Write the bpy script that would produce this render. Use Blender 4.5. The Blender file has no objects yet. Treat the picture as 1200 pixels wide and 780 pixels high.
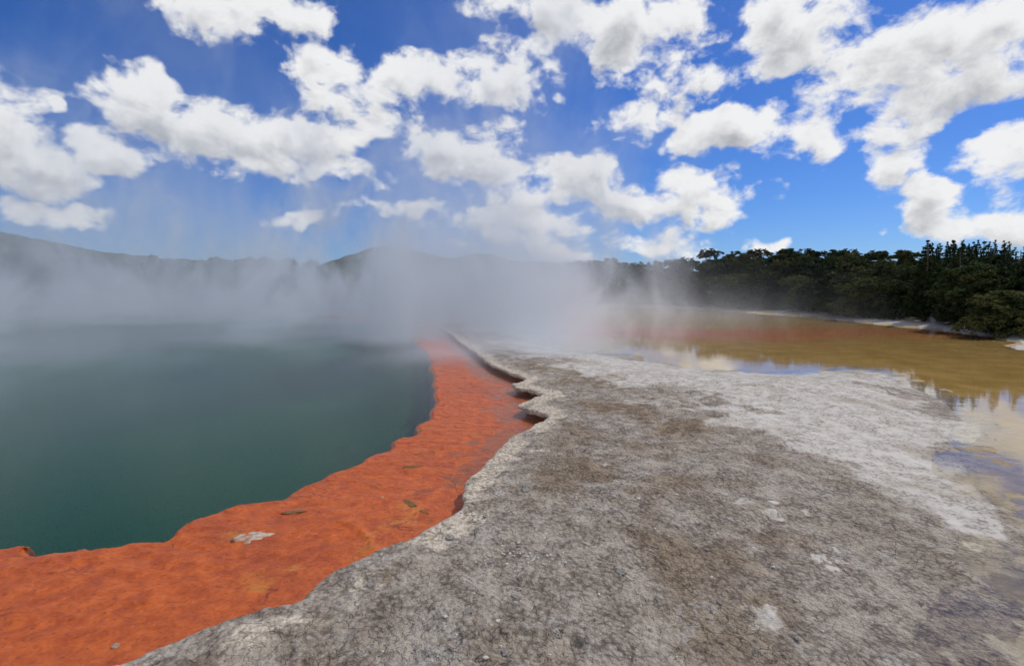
import bpy, math, random
import numpy as np
from mathutils import Vector

R = math.radians
random.seed(7)
rng = np.random.default_rng(7)
scene = bpy.context.scene
col = scene.collection

# ------------------------------------------------------------------ camera
CAM_Z = 2.4
F, CX, CY, HOR = 600.0, 600.0, 390.0, 342.0
PITCH = math.atan((CY - HOR) / F)
SP, CP = math.sin(PITCH), math.cos(PITCH)
cam_d = bpy.data.cameras.new("camera")
cam_d.sensor_width = 36.0
cam_d.lens = 36.0 * F / 1200.0
cam_d.clip_start = 0.05
cam_d.clip_end = 20000
cam = bpy.data.objects.new("camera", cam_d)
col.objects.link(cam)
cam.location = (0, 0, CAM_Z)
cam.rotation_euler = (math.pi / 2 - PITCH, 0, 0)
scene.camera = cam


def ray(px, py):
    u, v = (px - CX) / F, (py - CY) / F
    return np.array([u, CP - v * SP, -SP - v * CP])


def gp(px, py, z=0.0):
    """where a sight line meets the level z"""
    d = ray(px, py)
    t = (z - CAM_Z) / d[2]
    return np.array([d[0] * t, d[1] * t])


def at_depth(px, py, Y):
    d = ray(px, py)
    t = Y / d[1]
    return np.array([d[0] * t, Y, CAM_Z + d[2] * t])


# ------------------------------------------------------------------ numpy noise
_perm = np.random.default_rng(3).random(65536)


def _h(i, j, s):
    n = (i * 73856093) ^ (j * 19349663) ^ (s * 83492791)
    return _perm[n & 65535]


def vnoise(x, y, s=0):
    xi = np.floor(x).astype(np.int64); yi = np.floor(y).astype(np.int64)
    fx = x - xi; fy = y - yi
    fx = fx * fx * fx * (fx * (fx * 6 - 15) + 10)
    fy = fy * fy * fy * (fy * (fy * 6 - 15) + 10)
    a = _h(xi, yi, s); b = _h(xi + 1, yi, s); c = _h(xi, yi + 1, s); d = _h(xi + 1, yi + 1, s)
    return (a + (b - a) * fx) * (1 - fy) + (c + (d - c) * fx) * fy


def fbm(x, y, s=0, o=4, g=0.5):
    r = 0; a = 1.0; t = 0
    for k in range(o):
        r = r + a * vnoise(x * 2 ** k + 17.3 * k, y * 2 ** k - 9.1 * k, s + k); t += a; a *= g
    return r / t * 2 - 1


def sst(a, b, x):
    t = np.clip((x - a) / (b - a), 0, 1)
    return t * t * (3 - 2 * t)


def resample(pts, n):
    """smooth curve through the points, n samples"""
    P = np.array(pts, float)
    Q = np.vstack([2 * P[0] - P[1], P, 2 * P[-1] - P[-2]])
    out = []
    m = len(P) - 1
    for t in np.linspace(0, m - 1e-6, n):
        i = int(t); f = t - i
        p0, p1, p2, p3 = Q[i], Q[i + 1], Q[i + 2], Q[i + 3]
        out.append(0.5 * (2 * p1 + (p2 - p0) * f + (2 * p0 - 5 * p1 + 4 * p2 - p3) * f * f + (3 * p1 - p0 - 3 * p2 + p3) * f ** 3))
    return np.array(out)


def dist_polyline(X, Y, P):
    best = np.full(X.shape, 1e9)
    for a, b in zip(P[:-1], P[1:]):
        d = b - a
        L = d @ d + 1e-12
        t = np.clip(((X - a[0]) * d[0] + (Y - a[1]) * d[1]) / L, 0, 1)
        dd = (X - a[0] - t * d[0]) ** 2 + (Y - a[1] - t * d[1]) ** 2
        best = np.minimum(best, dd)
    return np.sqrt(best)


def inside(X, Y, P):
    r = np.zeros(X.shape, bool)
    n = len(P)
    for i in range(n):
        a, b = P[i], P[(i + 1) % n]
        if a[1] == b[1]:
            continue
        c = ((a[1] > Y) != (b[1] > Y)) & (X < (b[0] - a[0]) * (Y - a[1]) / (b[1] - a[1]) + a[0])
        r ^= c
    return r


# ------------------------------------------------------------------ plan of the place
LAND = 0.22
ledge_px = [(0, 779), (60, 776), (125, 768), (185, 748), (240, 727), (300, 712), (347, 703), (372, 680), (408, 660), (440, 644), (480, 630),
            (513, 611), (539, 591), (543, 572), (560, 549), (578, 535), (592, 516), (612, 503), (634, 491), (637, 485), (614, 476),
            (613, 471), (636, 462), (632, 458), (603, 452), (602, 448), (615, 443), (603, 438), (583, 430), (566, 419), (551, 408),
            (536, 397), (517, 384)]
ledge = [(-16.0, -3.0), (-9.0, 1.2), (-5.2, 2.35)] + [tuple(gp(x, y, LAND)) for x, y in ledge_px]
end = np.array(ledge[-1])
ledge += [(-8.0, 43.0), (-15.0, 55.0)]
ledge_c = resample(ledge, 230)
pool_far = [(-28, 66), (-50, 74), (-78, 70), (-100, 50), (-105, 20), (-90, -10), (-50, -20)]
pool_poly = np.vstack([ledge_c, np.array(pool_far, float)])

near_shore_px = [(588, 368), (612, 377), (640, 390), (654, 402), (660, 412), (700, 410), (735, 415), (775, 425), (800, 431), (850, 433),
                 (890, 436), (930, 437), (985, 432), (1010, 432), (1040, 437), (1075, 450), (1105, 462), (1128, 472), (1146, 488),
                 (1150, 504), (1140, 525), (1130, 545), (1140, 570), (1163, 590), (1176, 620), (1184, 660), (1180, 700), (1166, 728), (1162, 760),
                 (1172, 800)]
near_shore = [tuple(gp(x, y, 0)) for x, y in near_shore_px] + [(2.9, 1.2), (3.6, -3.0)]
far_shore_px = [(1290, 414), (1200, 402), (1160, 395), (1100, 387), (1046, 382), (1000, 377), (930, 370), (870, 366), (800, 361.5),
                (740, 359), (660, 360), (610, 363)]
far_shore = [(70, -3.0), (52, 12.0)] + [tuple(gp(x, y, 0)) for x, y in far_shore_px] + [near_shore[0]]
near_c = resample(near_shore, 130)
far_c = resample(far_shore, 56)
lake_poly = np.vstack([near_c, far_c])
WHITE_C = np.array([gp(*p) for p in [(600, 400), (640, 424), (690, 448), (760, 468), (820, 490), (870, 516), (940, 538), (1000, 562), (1060, 586), (1105, 604), (1140, 635), (1150, 680), (1185, 680), (1172, 600), (1150, 575),
                                    (1130, 545), (1150, 504), (1128, 472), (1075, 450), (1010, 432), (890, 436), (800, 431), (735, 415), (660, 410), (612, 380), (600, 392)]])


def blob_px(X, Y, spots, z=LAND):
    """soft round patches: centre pixel, half width px, half height px"""
    m = np.zeros(X.shape)
    for px, py, rx, ry in spots:
        c = gp(px, py, z)
        ax = abs(gp(px + rx, py, z)[0] - c[0])
        ay = abs(gp(px, py - ry, z)[1] - gp(px, py + ry, z)[1]) / 2
        w = fbm(X / ax * 1.1 + px, Y / ax * 1.1 + py, 5, 6, 0.62) * 1.7 - 0.1
        m = np.maximum(m, np.clip(1.25 - np.sqrt(((X - c[0]) / ax) ** 2 + ((Y - c[1]) / ay) ** 2) + w, 0, 1))
    return m


def terrain(X, Y):
    """height and colour zones of the ground"""
    dp = dist_polyline(X, Y, ledge_c)
    dpf = dist_polyline(X, Y, np.vstack([ledge_c[-1:], np.array(pool_far, float), ledge_c[:1]]))
    inp = inside(X, Y, pool_poly)
    dn = dist_polyline(X, Y, near_c)
    df = dist_polyline(X, Y, far_c)
    inl = inside(X, Y, lake_poly)
    wob = fbm(X * 0.9, Y * 0.9, 11, 5) * np.clip(0.35 * np.minimum(dn, 3), 0.08, 0.6)
    # near land
    low = fbm(X * 0.35, Y * 0.35, 21, 3)
    mid = fbm(X * 1.7, Y * 1.7, 31, 4)
    fine = fbm(X * 9, Y * 9, 41, 4)
    crust = fbm(X * 2.6 + mid * 0.6, Y * 2.6 + low * 0.6, 51, 4)
    steps = np.floor(crust * 5) / 5 + sst(0.84, 1.0, (crust * 5) % 1.0) / 5
    d_l = np.where(inl, -np.minimum(dn, df), np.minimum(dn, df))
    rough = sst(0.6, 3.5, d_l)
    z = 0.006 + (LAND - 0.006) * sst(0.0, 3.6, dn + np.minimum(wob * 0.8, dn)) * np.clip(dn / 0.5, 0, 1) ** 0.5 + 0.03 * low * rough + rough * (0.016 * mid + 0.060 * steps + 0.010 * fine) \
        + (1 - rough) * (0.010 * mid + 0.012 * steps + 0.002 * fine)
    # the plateau along the pool keeps its height
    k = sst(3.0, 0.6, dp)
    z = z * (1 - k) + (LAND + 0.010 * mid + 0.034 * steps + 0.007 * fine) * k
    # hollow with a dark broken edge near the camera
    c = gp(622, 752, LAND)
    q = np.sqrt(((X - c[0]) / 0.34) ** 2 + ((Y - c[1]) / 0.13) ** 2) + 0.5 * mid
    z = z - 0.05 * sst(1.15, 0.8, q + 0.5 * fbm(X * 5, Y * 5, 141, 4))
    # lake bed
    zl = 0.006 - 0.055 * sst(0, 2.2, np.minimum(dn, df)) - 0.12 * sst(2, 14, np.minimum(dn, df)) + (0.010 * mid + 0.012 * steps + 0.002 * fine) * sst(3.0, .1, np.minimum(dn, df))
    mud = sst(5.6, 4.2, Y) * sst(1.5, 2.5, X) * sst(0.0, 0.6, np.minimum(dn, df))
    zl = zl * (1 - mud) + mud * (0.036 + 0.010 * mid + 0.006 * steps)
    z = np.where(inl, zl, z)
    # far banks and hillsides
    rise = fbm(X * 0.03, Y * 0.03, 61, 4)
    far = (df < dn) & (~inl)
    zf = 0.03 + 0.10 * np.minimum(df, 2.0) + 0.17 * np.maximum(df - 3.0, 0) * (1 + 0.4 * rise)
    zf = np.minimum(zf, 7 + 2.0 * rise + 0.012 * df)
    far2 = (dpf < dp) & (~inp) & (~inl) & (Y > 30)
    dd = np.minimum(dpf, df)
    zf2 = 0.12 + 0.05 * np.minimum(dd, 3) + 0.12 * np.maximum(dd - 4, 0) * (1 + 0.4 * rise)
    zf2 = np.minimum(zf2, 6 + 2 * rise + 0.012 * dd)
    z = np.where(far, zf, z)
    z = np.where(far2 & (Y > 40), np.minimum(zf2, np.where(far, zf, 1e9)), z)
    # pool bed
    z = np.where(inp, -0.12 - 1.6 * sst(0.1, 5, np.minimum(dp, dpf)), z)
    # ---------------------------------------------- colour zones (deposits, algae)
    nn = fbm(X * 0.55, Y * 0.55, 71, 5)
    n2 = fbm(X * 2.2, Y * 2.2, 81, 5)
    wd = dist_polyline(X, Y, WHITE_C)
    sgn = np.where(inside(X, Y, WHITE_C), wd, -wd)
    sc = np.clip(np.hypot(X, Y) / 7, 0.5, 3)
    white = sst(-0.9, 0.8, sgn / sc + 1.2 * nn + 0.6 * n2)
    white *= 0.74 + 0.26 * sst(-1.0, 3.2, X - 0.06 * Y + 1.2 * nn)
    white = np.maximum(white, sst(0.6, 1.0, blob_px(X, Y, [(1060, 520, 60, 35), (960, 500, 60, 12), (1000, 450, 60, 8), (900, 447, 80, 5), (1155, 655, 22, 30), (1140, 610, 24, 12),
                                                           (905, 590, 15, 5), (945, 583, 9, 4), (980, 640, 30, 20)])) * 0.95)
    white = np.maximum(white, 0.55 * sst(0.6, 1.0, blob_px(X, Y, [(860, 520, 40, 8), (760, 470, 70, 6), (900, 700, 45, 20), (840, 675, 30, 10), (870, 570, 40, 12), (730, 540, 30, 6)])))
    fringe = np.exp(-((d_l - 0.16 + 0.30 * nn + 0.12 * n2) / (0.09 * sc)) ** 2) * sst(22, 12, Y) * sst(-0.2, 0.3, n2 + nn)
    white = np.maximum(white, 0.9 * fringe)
    white = white * sst(-0.1, 0.05, d_l)
    rim = sst(0.70, 0.20, dp + 0.22 * n2 + 0.30 * nn) * (0.30 + 0.70 * sst(-0.3, 0.3, fbm(X * 1.3, Y * 1.3, 77, 4) + 0.3 * n2 + 0.07 * (Y - 3.5))) * np.where(inp, 0, 1) * sst(120, 30, Y)
    rim = np.maximum(rim, 0.75 * sst(0.6, 1.0, blob_px(X, Y, [(500, 640, 50, 9), (580, 520, 25, 10), (250, 740, 40, 8), (400, 690, 40, 12), (620, 520, 22, 12)])))
    dark = sst(-0.15, 0.3, nn + 0.35 * n2 + 0.12) * sst(0.8, 2.5, dn) * sst(0.3, 1.3, dp)
    dark = np.maximum(dark, 0.8 * sst(0.5, 1.0, blob_px(X, Y, [(690, 510, 70, 35), (640, 560, 50, 20), (760, 560, 80, 25), (900, 625, 100, 30), (960, 690, 90, 30), (730, 480, 60, 15)])))
    sul = 0.75 * sst(0.45, 1.1, blob_px(X, Y, [(580, 766, 26, 13), (517, 748, 16, 14), (457, 676, 13, 15), (700, 650, 40, 14), (840, 720, 80, 30)]))
    bed = sst(0.12, -0.45, d_l + 0.5 * n2 * sst(2, .2, np.abs(d_l)) + 0.25 * nn) * np.where(df < dn, np.where(inl, 1, 0.0), 1)
    c1, c2 = gp(700, 384, 0), gp(960, 388, 0)
    band_d = dist_polyline(X, Y, np.array([gp(640, 378), gp(700, 384.5), gp(790, 387), gp(880, 389), gp(960, 389), gp(1040, 388)]))
    red = np.where(inl, sst(8.5, 1.5, band_d * (1 + 0.01 * (X - 0)) + 4.5 * fbm(X * 0.16, Y * 0.3, 91, 4)), 0) * sst(38, 12, X)
    white = np.maximum(white, np.where(far, 0.8 * sst(5.0, 2.0, df + 1.5 * nn + n2), 0))
    soil = np.where(far, sst(2.6, 6.0, df + 2.5 * nn), 0)
    soil = np.maximum(soil, np.where(far2 & (Y > 40), sst(2, 5, dd), 0))
    pool = np.where(inp, 1.0, 0.0)
    return z, dict(white=white, rim=rim, dark=dark, sul=sul, bed=bed, red=red, soil=soil, pool=pool)


def zg(x, y):
    return float(terrain(np.array([x], float), np.array([y], float))[0][0])


# ------------------------------------------------------------------ node helpers
class NT:
    def __init__(self, tree):
        self.t = tree

    def n(self, typ, ins=None, **kw):
        nd = self.t.nodes.new(typ)
        for k, v in kw.items():
            setattr(nd, k, v)
        for k, v in (ins or {}).items():
            s = nd.inputs[k]
            if isinstance(v, bpy.types.NodeSocket):
                self.t.links.new(v, s)
            else:
                s.default_value = v
        return nd

    def m(self, op, a, b=0.0, c=0.0, clamp=False):
        nd = self.n('ShaderNodeMath', {0: a, 1: b, 2: c}, operation=op)
        nd.use_clamp = clamp
        return nd.outputs[0]

    def v(self, op, a, b=(0, 0, 0), c=(0, 0, 0), out=0):
        nd = self.t.nodes.new('ShaderNodeVectorMath'); nd.operation = op
        for i, q in enumerate((a, b, c)):
            if isinstance(q, bpy.types.NodeSocket):
                self.t.links.new(q, nd.inputs[i])
            else:
                nd.inputs[i].default_value = q
        return nd.outputs[out]

    def noise(self, vec, scale, detail=4.0, rough=0.55, dist=0.0):
        return self.n('ShaderNodeTexNoise', {'Vector': vec, 'Scale': scale, 'Detail': detail, 'Roughness': rough, 'Distortion': dist}).outputs[0]

    def vor(self, vec, scale, feature='F1', out='Distance', rand=1.0):
        return self.n('ShaderNodeTexVoronoi', {'Vector': vec, 'Scale': scale, 'Randomness': rand}, feature=feature).outputs[out]

    def mix(self, f, a, b):
        nd = self.n('ShaderNodeMix', data_type='RGBA')
        for s, q in ((0, f), (6, a), (7, b)):
            if isinstance(q, bpy.types.NodeSocket):
                self.t.links.new(q, nd.inputs[s])
            else:
                nd.inputs[s].default_value = (*q, 1) if isinstance(q, tuple) and len(q) == 3 else q
        return nd.outputs[2]

    def ss(self, x, a, b, lo=0.0, hi=1.0):
        nd = self.n('ShaderNodeMapRange', {0: x, 1: a, 2: b, 3: lo, 4: hi}, interpolation_type='SMOOTHSTEP')
        return nd.outputs[0]

    def attr(self, name):
        return self.n('ShaderNodeAttribute', attribute_name=name).outputs['Fac']


def mat(name):
    m = bpy.data.materials.new(name)
    m.use_nodes = True
    m.node_tree.nodes.clear()
    t = NT(m.node_tree)
    out = t.n('ShaderNodeOutputMaterial')
    return m, t, out


# ------------------------------------------------------------------ materials
def make_ground():
    m, t, out = mat("sinter_ground")
    pos = t.n('ShaderNodeTexCoord').outputs['Object']
    flat = t.v('MULTIPLY', pos, (1, 1, 0.6))
    warp = t.n('ShaderNodeTexNoise', {'Vector': flat, 'Scale': 1.4, 'Detail': 3.0}).outputs[1]
    wp = t.v('MULTIPLY_ADD', warp, (0.3, 0.3, 0.1), flat)
    n1 = t.noise(wp, 0.9, 6, 0.62)
    n2 = t.noise(wp, 4.5, 6, 0.65)
    n3 = t.noise(flat, 20, 6, 0.7)
    n4 = t.noise(flat, 90, 3, 0.7)
    grain = t.vor(flat, 55.0, 'F1')
    cell = t.vor(t.v('MULTIPLY_ADD', t.n('ShaderNodeTexNoise', {'Vector': flat, 'Scale': 9.0, 'Detail': 3.0}).outputs[1], (0.16, 0.16, 0.0), flat), 7.0, 'DISTANCE_TO_EDGE')
    cell2 = t.vor(flat, 24.0, 'F1')
    white, rim, dark, sul = (t.attr(a) for a in ('white', 'rim', 'dark', 'sul'))
    bed, red, soil, pool = (t.attr(a) for a in ('bed', 'red', 'soil', 'pool'))
    # grey crust with brown and pale grain
    s1 = t.m('MULTIPLY_ADD', n2, 0.75, t.m('MULTIPLY', n3, 0.75))
    base = t.mix(t.ss(s1, 0.45, 1.0), (0.19, 0.152, 0.130), (0.49, 0.455, 0.40))
    brown = t.mix(t.ss(s1, 0.48, 1.02), (0.095, 0.060, 0.040), (0.36, 0.285, 0.20))
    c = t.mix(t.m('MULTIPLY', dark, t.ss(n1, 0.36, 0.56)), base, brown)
    c = t.mix(t.ss(t.m('MULTIPLY_ADD', n4, 0.5, t.m('MULTIPLY', n1, 0.5)), 0.50, 0.62, 0, 0.55), c, (0.23, 0.17, 0.095))
    # pale lichen-grey patches
    patch = t.ss(t.m('ADD', t.m('MULTIPLY', t.noise(wp, 2.1, 6, 0.7), 0.8), t.m('MULTIPLY', n3, 0.2)), 0.54, 0.62, 0, 0.7)
    c = t.mix(patch, c, (0.44, 0.425, 0.40))
    # white sinter flats
    wv = t.m('ADD', white, t.m('ADD', t.m('MULTIPLY_ADD', n2, 0.6, -0.30), t.m('MULTIPLY_ADD', n1, 0.8, -0.4)))
    wcol = t.mix(t.ss(n2, 0.35, 0.7), (0.42, 0.405, 0.375), (0.53, 0.52, 0.50))
    wcol = t.mix(t.ss(n1, 0.52, 0.66, 0, 0.55), wcol, (0.34, 0.29, 0.22))
    c = t.mix(t.ss(wv, 0.38, 0.72), c, wcol)
    rv = t.m('ADD', rim, t.m('MULTIPLY_ADD', n2, 0.9, -0.45))
    c = t.mix(t.ss(rv, 0.35, 0.75, 0, 0.95), c, t.mix(t.ss(n3, 0.38, 0.62), (0.36, 0.315, 0.25), (0.66, 0.605, 0.52)))
    c = t.mix(t.m('MULTIPLY', t.ss(sul, 0.3, 1.0), t.ss(n3, 0.3, 0.6, 0.15, 0.75)), c, (0.30, 0.22, 0.09))
    # dark specks and fine cracks
    c = t.mix(t.m('MULTIPLY', t.ss(n4, 0.36, 0.46, 0.5, 0.0), t.m('SUBTRACT', 1.0, t.m('MULTIPLY', white, 1.0, clamp=True))), c, (0.035, 0.03, 0.026))
    c = t.mix(t.ss(n4, 0.60, 0.68, 0, 0.7), c, (0.55, 0.52, 0.48))
    c = t.mix(t.m('MULTIPLY', t.ss(grain, 0.0, 0.22, 1, 0), t.ss(n2, 0.5, 0.62, 0, 0.8)), c, (0.50, 0.47, 0.42))
    c = t.mix(t.m('MULTIPLY', t.ss(cell2, 0.45, 0.75, 0, 0.5), t.ss(n2, 0.6, 0.45)), c, (0.05, 0.042, 0.035))
    slab = t.vor(t.v('MULTIPLY_ADD', t.n('ShaderNodeTexNoise', {'Vector': flat, 'Scale': 3.0, 'Detail': 3.0}).outputs[1], (0.5, 0.5, 0.0), flat), 2.4, 'DISTANCE_TO_EDGE')
    crack = t.m('MAXIMUM', t.m('MULTIPLY', t.ss(cell, 0.0, 0.03, 1, 0), t.ss(n1, 0.52, 0.64)), t.m('MULTIPLY', t.ss(slab, 0.0, 0.014, 1, 0), t.ss(rim, 0.1, 0.5, 0.15, 1.0)))
    c = t.mix(t.m('MULTIPLY', crack, 0.55), c, (0.05, 0.042, 0.035))
    # edges of thin crust layers
    lay = t.m('MULTIPLY', t.noise(t.v('MULTIPLY_ADD', warp, (0.25, 0.25, 0.0), flat), 1.6, 6, 0.62), 9.0)
    lfr = t.m('FRACT', lay)
    ledge_line = t.m('MULTIPLY', t.ss(lfr, 0.0, 0.10, 1, 0), t.m('MULTIPLY', t.ss(t.noise(flat, 3.3, 4), 0.48, 0.58), t.m('SUBTRACT', 1.0, bed)))
    c = t.mix(t.m('MULTIPLY', ledge_line, 0.6), c, (0.045, 0.038, 0.03))
    # lake bed
    bcol = t.mix(t.ss(n1, 0.35, 0.65), (0.37, 0.25, 0.075), (0.49, 0.345, 0.13))
    ydist = t.n('ShaderNodeSeparateXYZ', {0: pos}).outputs[1]
    bcol = t.mix(t.ss(ydist, 3.5, 12.0, 1.0, 0.0), bcol, t.mix(t.ss(n2, 0.35, 0.65), (0.20, 0.165, 0.11), (0.34, 0.29, 0.205)))
    bcol = t.mix(red, bcol, (0.52, 0.19, 0.10))
    c = t.mix(bed, c, bcol)
    c = t.mix(soil, c, t.mix(n2, (0.018, 0.017, 0.010), (0.05, 0.045, 0.028)))
    c = t.mix(pool, c, (0.016, 0.085, 0.046))
    c = t.v('MULTIPLY', c, t.mix(t.m('MAXIMUM', t.m('MAXIMUM', bed, pool), soil), (1.06, 1.015, 0.95), (1.0, 1.0, 1.0)))
    bump_h = t.m('ADD', t.m('MULTIPLY', n3, 0.9), t.m('ADD', t.m('MULTIPLY', n4, 0.35), t.m('MULTIPLY', n2, 1.6)))
    bump_h = t.m('SUBTRACT', bump_h, t.m('MULTIPLY', crack, 0.4))
    bump_h = t.m('ADD', bump_h, t.m('MULTIPLY', t.m('ADD', t.m('FLOOR', lay), t.ss(lfr, 0.0, 0.12)), 0.55))
    bump_h = t.m('SUBTRACT', bump_h, t.m('MULTIPLY', cell2, 0.9))
    bump_h = t.m('SUBTRACT', bump_h, t.m('MULTIPLY', grain, 0.25))
    strength = t.m('SUBTRACT', 1.0, t.m('MULTIPLY', t.m('MAXIMUM', t.m('MAXIMUM', t.ss(white, 0.3, 0.8), t.m('MULTIPLY', rim, 0.8)), bed), 0.78))
    b = t.n('ShaderNodeBump', {'Height': bump_h, 'Strength': strength, 'Distance': 0.027})
    p = t.n('ShaderNodeBsdfPrincipled', {'Base Color': c, 'Roughness': 0.9, 'Normal': b.outputs[0], 'Specular IOR Level': 0.2})
    t.t.links.new(p.outputs[0], out.inputs[0])
    return m


def make_shelf():
    m, t, out = mat("orange_sinter")
    pos = t.n('ShaderNodeTexCoord').outputs['Object']
    n1 = t.noise(pos, 1.1, 5, 0.6)
    n2 = t.noise(pos, 6.0, 6, 0.65)
    n3 = t.noise(pos, 26.0, 6, 0.72)
    n4 = t.vor(t.v('MULTIPLY', pos, (1, 1.5, 1)), 18.0, 'F1')
    deep = t.attr('deep')
    c = t.mix(t.ss(n2, 0.3, 0.7), (0.38, 0.068, 0.012), (0.58, 0.126, 0.019))
    big = t.noise(pos, 0.55, 5, 0.6)
    c = t.mix(t.ss(big, 0.52, 0.68, 0, 0.55), c, (0.27, 0.045, 0.012))
    c = t.mix(t.ss(n1, 0.54, 0.70, 0, 0.55), c, (0.60, 0.165, 0.028))
    c = t.mix(t.m('MULTIPLY', t.attr('yellow'), t.ss(n2, 0.35, 0.6, 0, 0.6)), c, (0.55, 0.24, 0.035))
    c = t.mix(t.ss(n3, 0.32, 0.47, 0.7, 0), c, (0.20, 0.034, 0.010))
    c = t.mix(t.ss(n3, 0.56, 0.68, 0, 0.4), c, (0.60, 0.17, 0.05))
    edge = t.vor(t.v('MULTIPLY_ADD', t.n('ShaderNodeTexNoise', {'Vector': pos, 'Scale': 4.0, 'Detail': 4.0}).outputs[1], (0.35, 0.35, 0), t.v('MULTIPLY', pos, (1, 2.0, 0))), 2.6, 'DISTANCE_TO_EDGE')
    crack = t.m('MULTIPLY', t.ss(edge, 0.0, 0.035, 1, 0), t.ss(n1, 0.48, 0.62))
    c = t.mix(t.m('MULTIPLY', crack, 0.75), c, (0.12, 0.02, 0.010))
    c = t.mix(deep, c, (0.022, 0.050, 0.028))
    h = t.m('ADD', t.m('MULTIPLY', n2, 1.2), t.m('SUBTRACT', t.m('MULTIPLY', n3, 0.9), t.m('ADD', t.m('MULTIPLY', n4, 0.5), t.m('MULTIPLY', crack, 0.4))))
    b = t.n('ShaderNodeBump', {'Height': h, 'Strength': 0.7, 'Distance': 0.022})
    p = t.n('ShaderNodeBsdfPrincipled', {'Base Color': c, 'Roughness': 0.42, 'Normal': b.outputs[0], 'Specular IOR Level': 0.3})
    t.t.links.new(p.outputs[0], out.inputs[0])
    return m


def make_water(name, tint, ripple, dist, rough=0.0):
    m, t, out = mat(name)
    pos = t.n('ShaderNodeTexCoord').outputs['Object']
    a = t.noise(t.v('MULTIPLY', pos, (1.0, 1.6, 1)), ripple, 4, 0.6)
    b = t.n('ShaderNodeBump', {'Height': a, 'Strength': 1.0, 'Distance': dist})
    fr = t.n('ShaderNodeFresnel', {'IOR': 1.333, 'Normal': b.outputs[0]})
    tr = t.n('ShaderNodeBsdfTransparent', {'Color': (*tint, 1)})
    gl = t.n('ShaderNodeBsdfGlossy', {'Color': (1, 1, 1, 1), 'Roughness': rough, 'Normal': b.outputs[0]})
    mx = t.n('ShaderNodeMixShader', {0: t.m('MULTIPLY', fr.outputs[0], 0.62 if rough > 0.1 else 1.0), 1: tr.outputs[0], 2: gl.outputs[0]})
    t.t.links.new(mx.outputs[0], out.inputs[0])
    return m


def make_leaf(name, dark, light):
    m, t, out = mat(name)
    rnd = t.n('ShaderNodeObjectInfo').outputs['Random']
    pos = t.n('ShaderNodeTexCoord').outputs['Object']
    n = t.noise(pos, 0.9, 3)
    f = t.m('ADD', t.m('MULTIPLY', n, 0.6), t.m('MULTIPLY', rnd, 0.55))
    c = t.mix(t.ss(f, 0.35, 0.8), dark, light)
    p = t.n('ShaderNodeBsdfPrincipled', {'Base Color': c, 'Roughness': 0.85, 'Specular IOR Level': 0.12})
    tl = t.n('ShaderNodeBsdfTranslucent', {'Color': c})
    mx = t.n('ShaderNodeMixShader', {0: 0.2, 1: p.outputs[0], 2: tl.outputs[0]})
    t.t.links.new(mx.outputs[0], out.inputs[0])
    return m


def make_plain(name, a, b, scale, rough=0.9, bump=0.02):
    m, t, out = mat(name)
    pos = t.n('ShaderNodeTexCoord').outputs['Object']
    n = t.noise(pos, scale, 5, 0.65)
    c = t.mix(t.ss(n, 0.35, 0.65), a, b)
    bm = t.n('ShaderNodeBump', {'Height': n, 'Strength': 0.7, 'Distance': bump})
    p = t.n('ShaderNodeBsdfPrincipled', {'Base Color': c, 'Roughness': rough, 'Normal': bm.outputs[0], 'Specular IOR Level': 0.2})
    t.t.links.new(p.outputs[0], out.inputs[0])
    return m


M_GROUND = make_ground()
M_SHELF = make_shelf()
M_POOL = make_water("pool_water", (0.84, 0.93, 0.89), 4.0, 0.003, 0.26)
M_LAKE = make_water("lake_water", (0.95, 0.93, 0.88), 3.0, 0.0012, 0.0)
M_LEAF = [make_leaf("leaf_olive", (0.020, 0.031, 0.010), (0.078, 0.086, 0.028)),
          make_leaf("leaf_dark", (0.014, 0.026, 0.011), (0.048, 0.070, 0.024)),
          make_leaf("leaf_pine", (0.012, 0.024, 0.012), (0.036, 0.058, 0.026))]
M_BARK = make_plain("bark", (0.05, 0.04, 0.03), (0.13, 0.11, 0.09), 9)
M_ROCK = make_plain("pale_sinter_rock", (0.30, 0.28, 0.25), (0.62, 0.59, 0.53), 14, 0.9, 0.01)
M_CRUST = make_plain("brown_crust", (0.10, 0.045, 0.02), (0.34, 0.20, 0.09), 30, 0.9, 0.01)
M_STAIN = make_plain("stained_sinter", (0.36, 0.14, 0.05), (0.52, 0.47, 0.40), 3.2, 0.9, 0.03)
M_FLAKE = make_plain("grey_flake", (0.13, 0.115, 0.10), (0.42, 0.39, 0.35), 6, 0.9, 0.02)
M_PEBBLE = make_plain("white_pebble", (0.45, 0.43, 0.40), (0.75, 0.73, 0.69), 40, 0.85, 0.004)


# ------------------------------------------------------------------ mesh helpers
def mesh_np(name, V, Fc, material, attrs=None, smooth=True):
    me = bpy.data.meshes.new(name)
    V = np.asarray(V, np.float32); Fc = np.asarray(Fc, np.int32)
    nv, nf, k = len(V), len(Fc), Fc.shape[1]
    me.vertices.add(nv); me.vertices.foreach_set('co', V.ravel())
    me.loops.add(nf * k); me.loops.foreach_set('vertex_index', Fc.ravel())
    me.polygons.add(nf)
    me.polygons.foreach_set('loop_start', np.arange(nf, dtype=np.int32) * k)
    me.polygons.foreach_set('loop_total', np.full(nf, k, np.int32))
    me.polygons.foreach_set('use_smooth', np.full(nf, smooth, bool))
    me.update(calc_edges=True)
    me.validate()
    for a, d in (attrs or {}).items():
        at = me.attributes.new(a, 'FLOAT', 'POINT')
        at.data.foreach_set('value', np.asarray(d, np.float32))
    me.materials.append(material)
    return me


def link(name, me, parent=None):
    o = bpy.data.objects.new(name, me)
    col.objects.link(o)
    if parent:
        o.parent = parent
    return o


def tag(o, label=None, cat=None, group=None, kind=None):
    if label: o['label'] = label
    if cat: o['category'] = cat
    if group: o['group'] = group
    if kind: o['kind'] = kind
    return o


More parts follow.
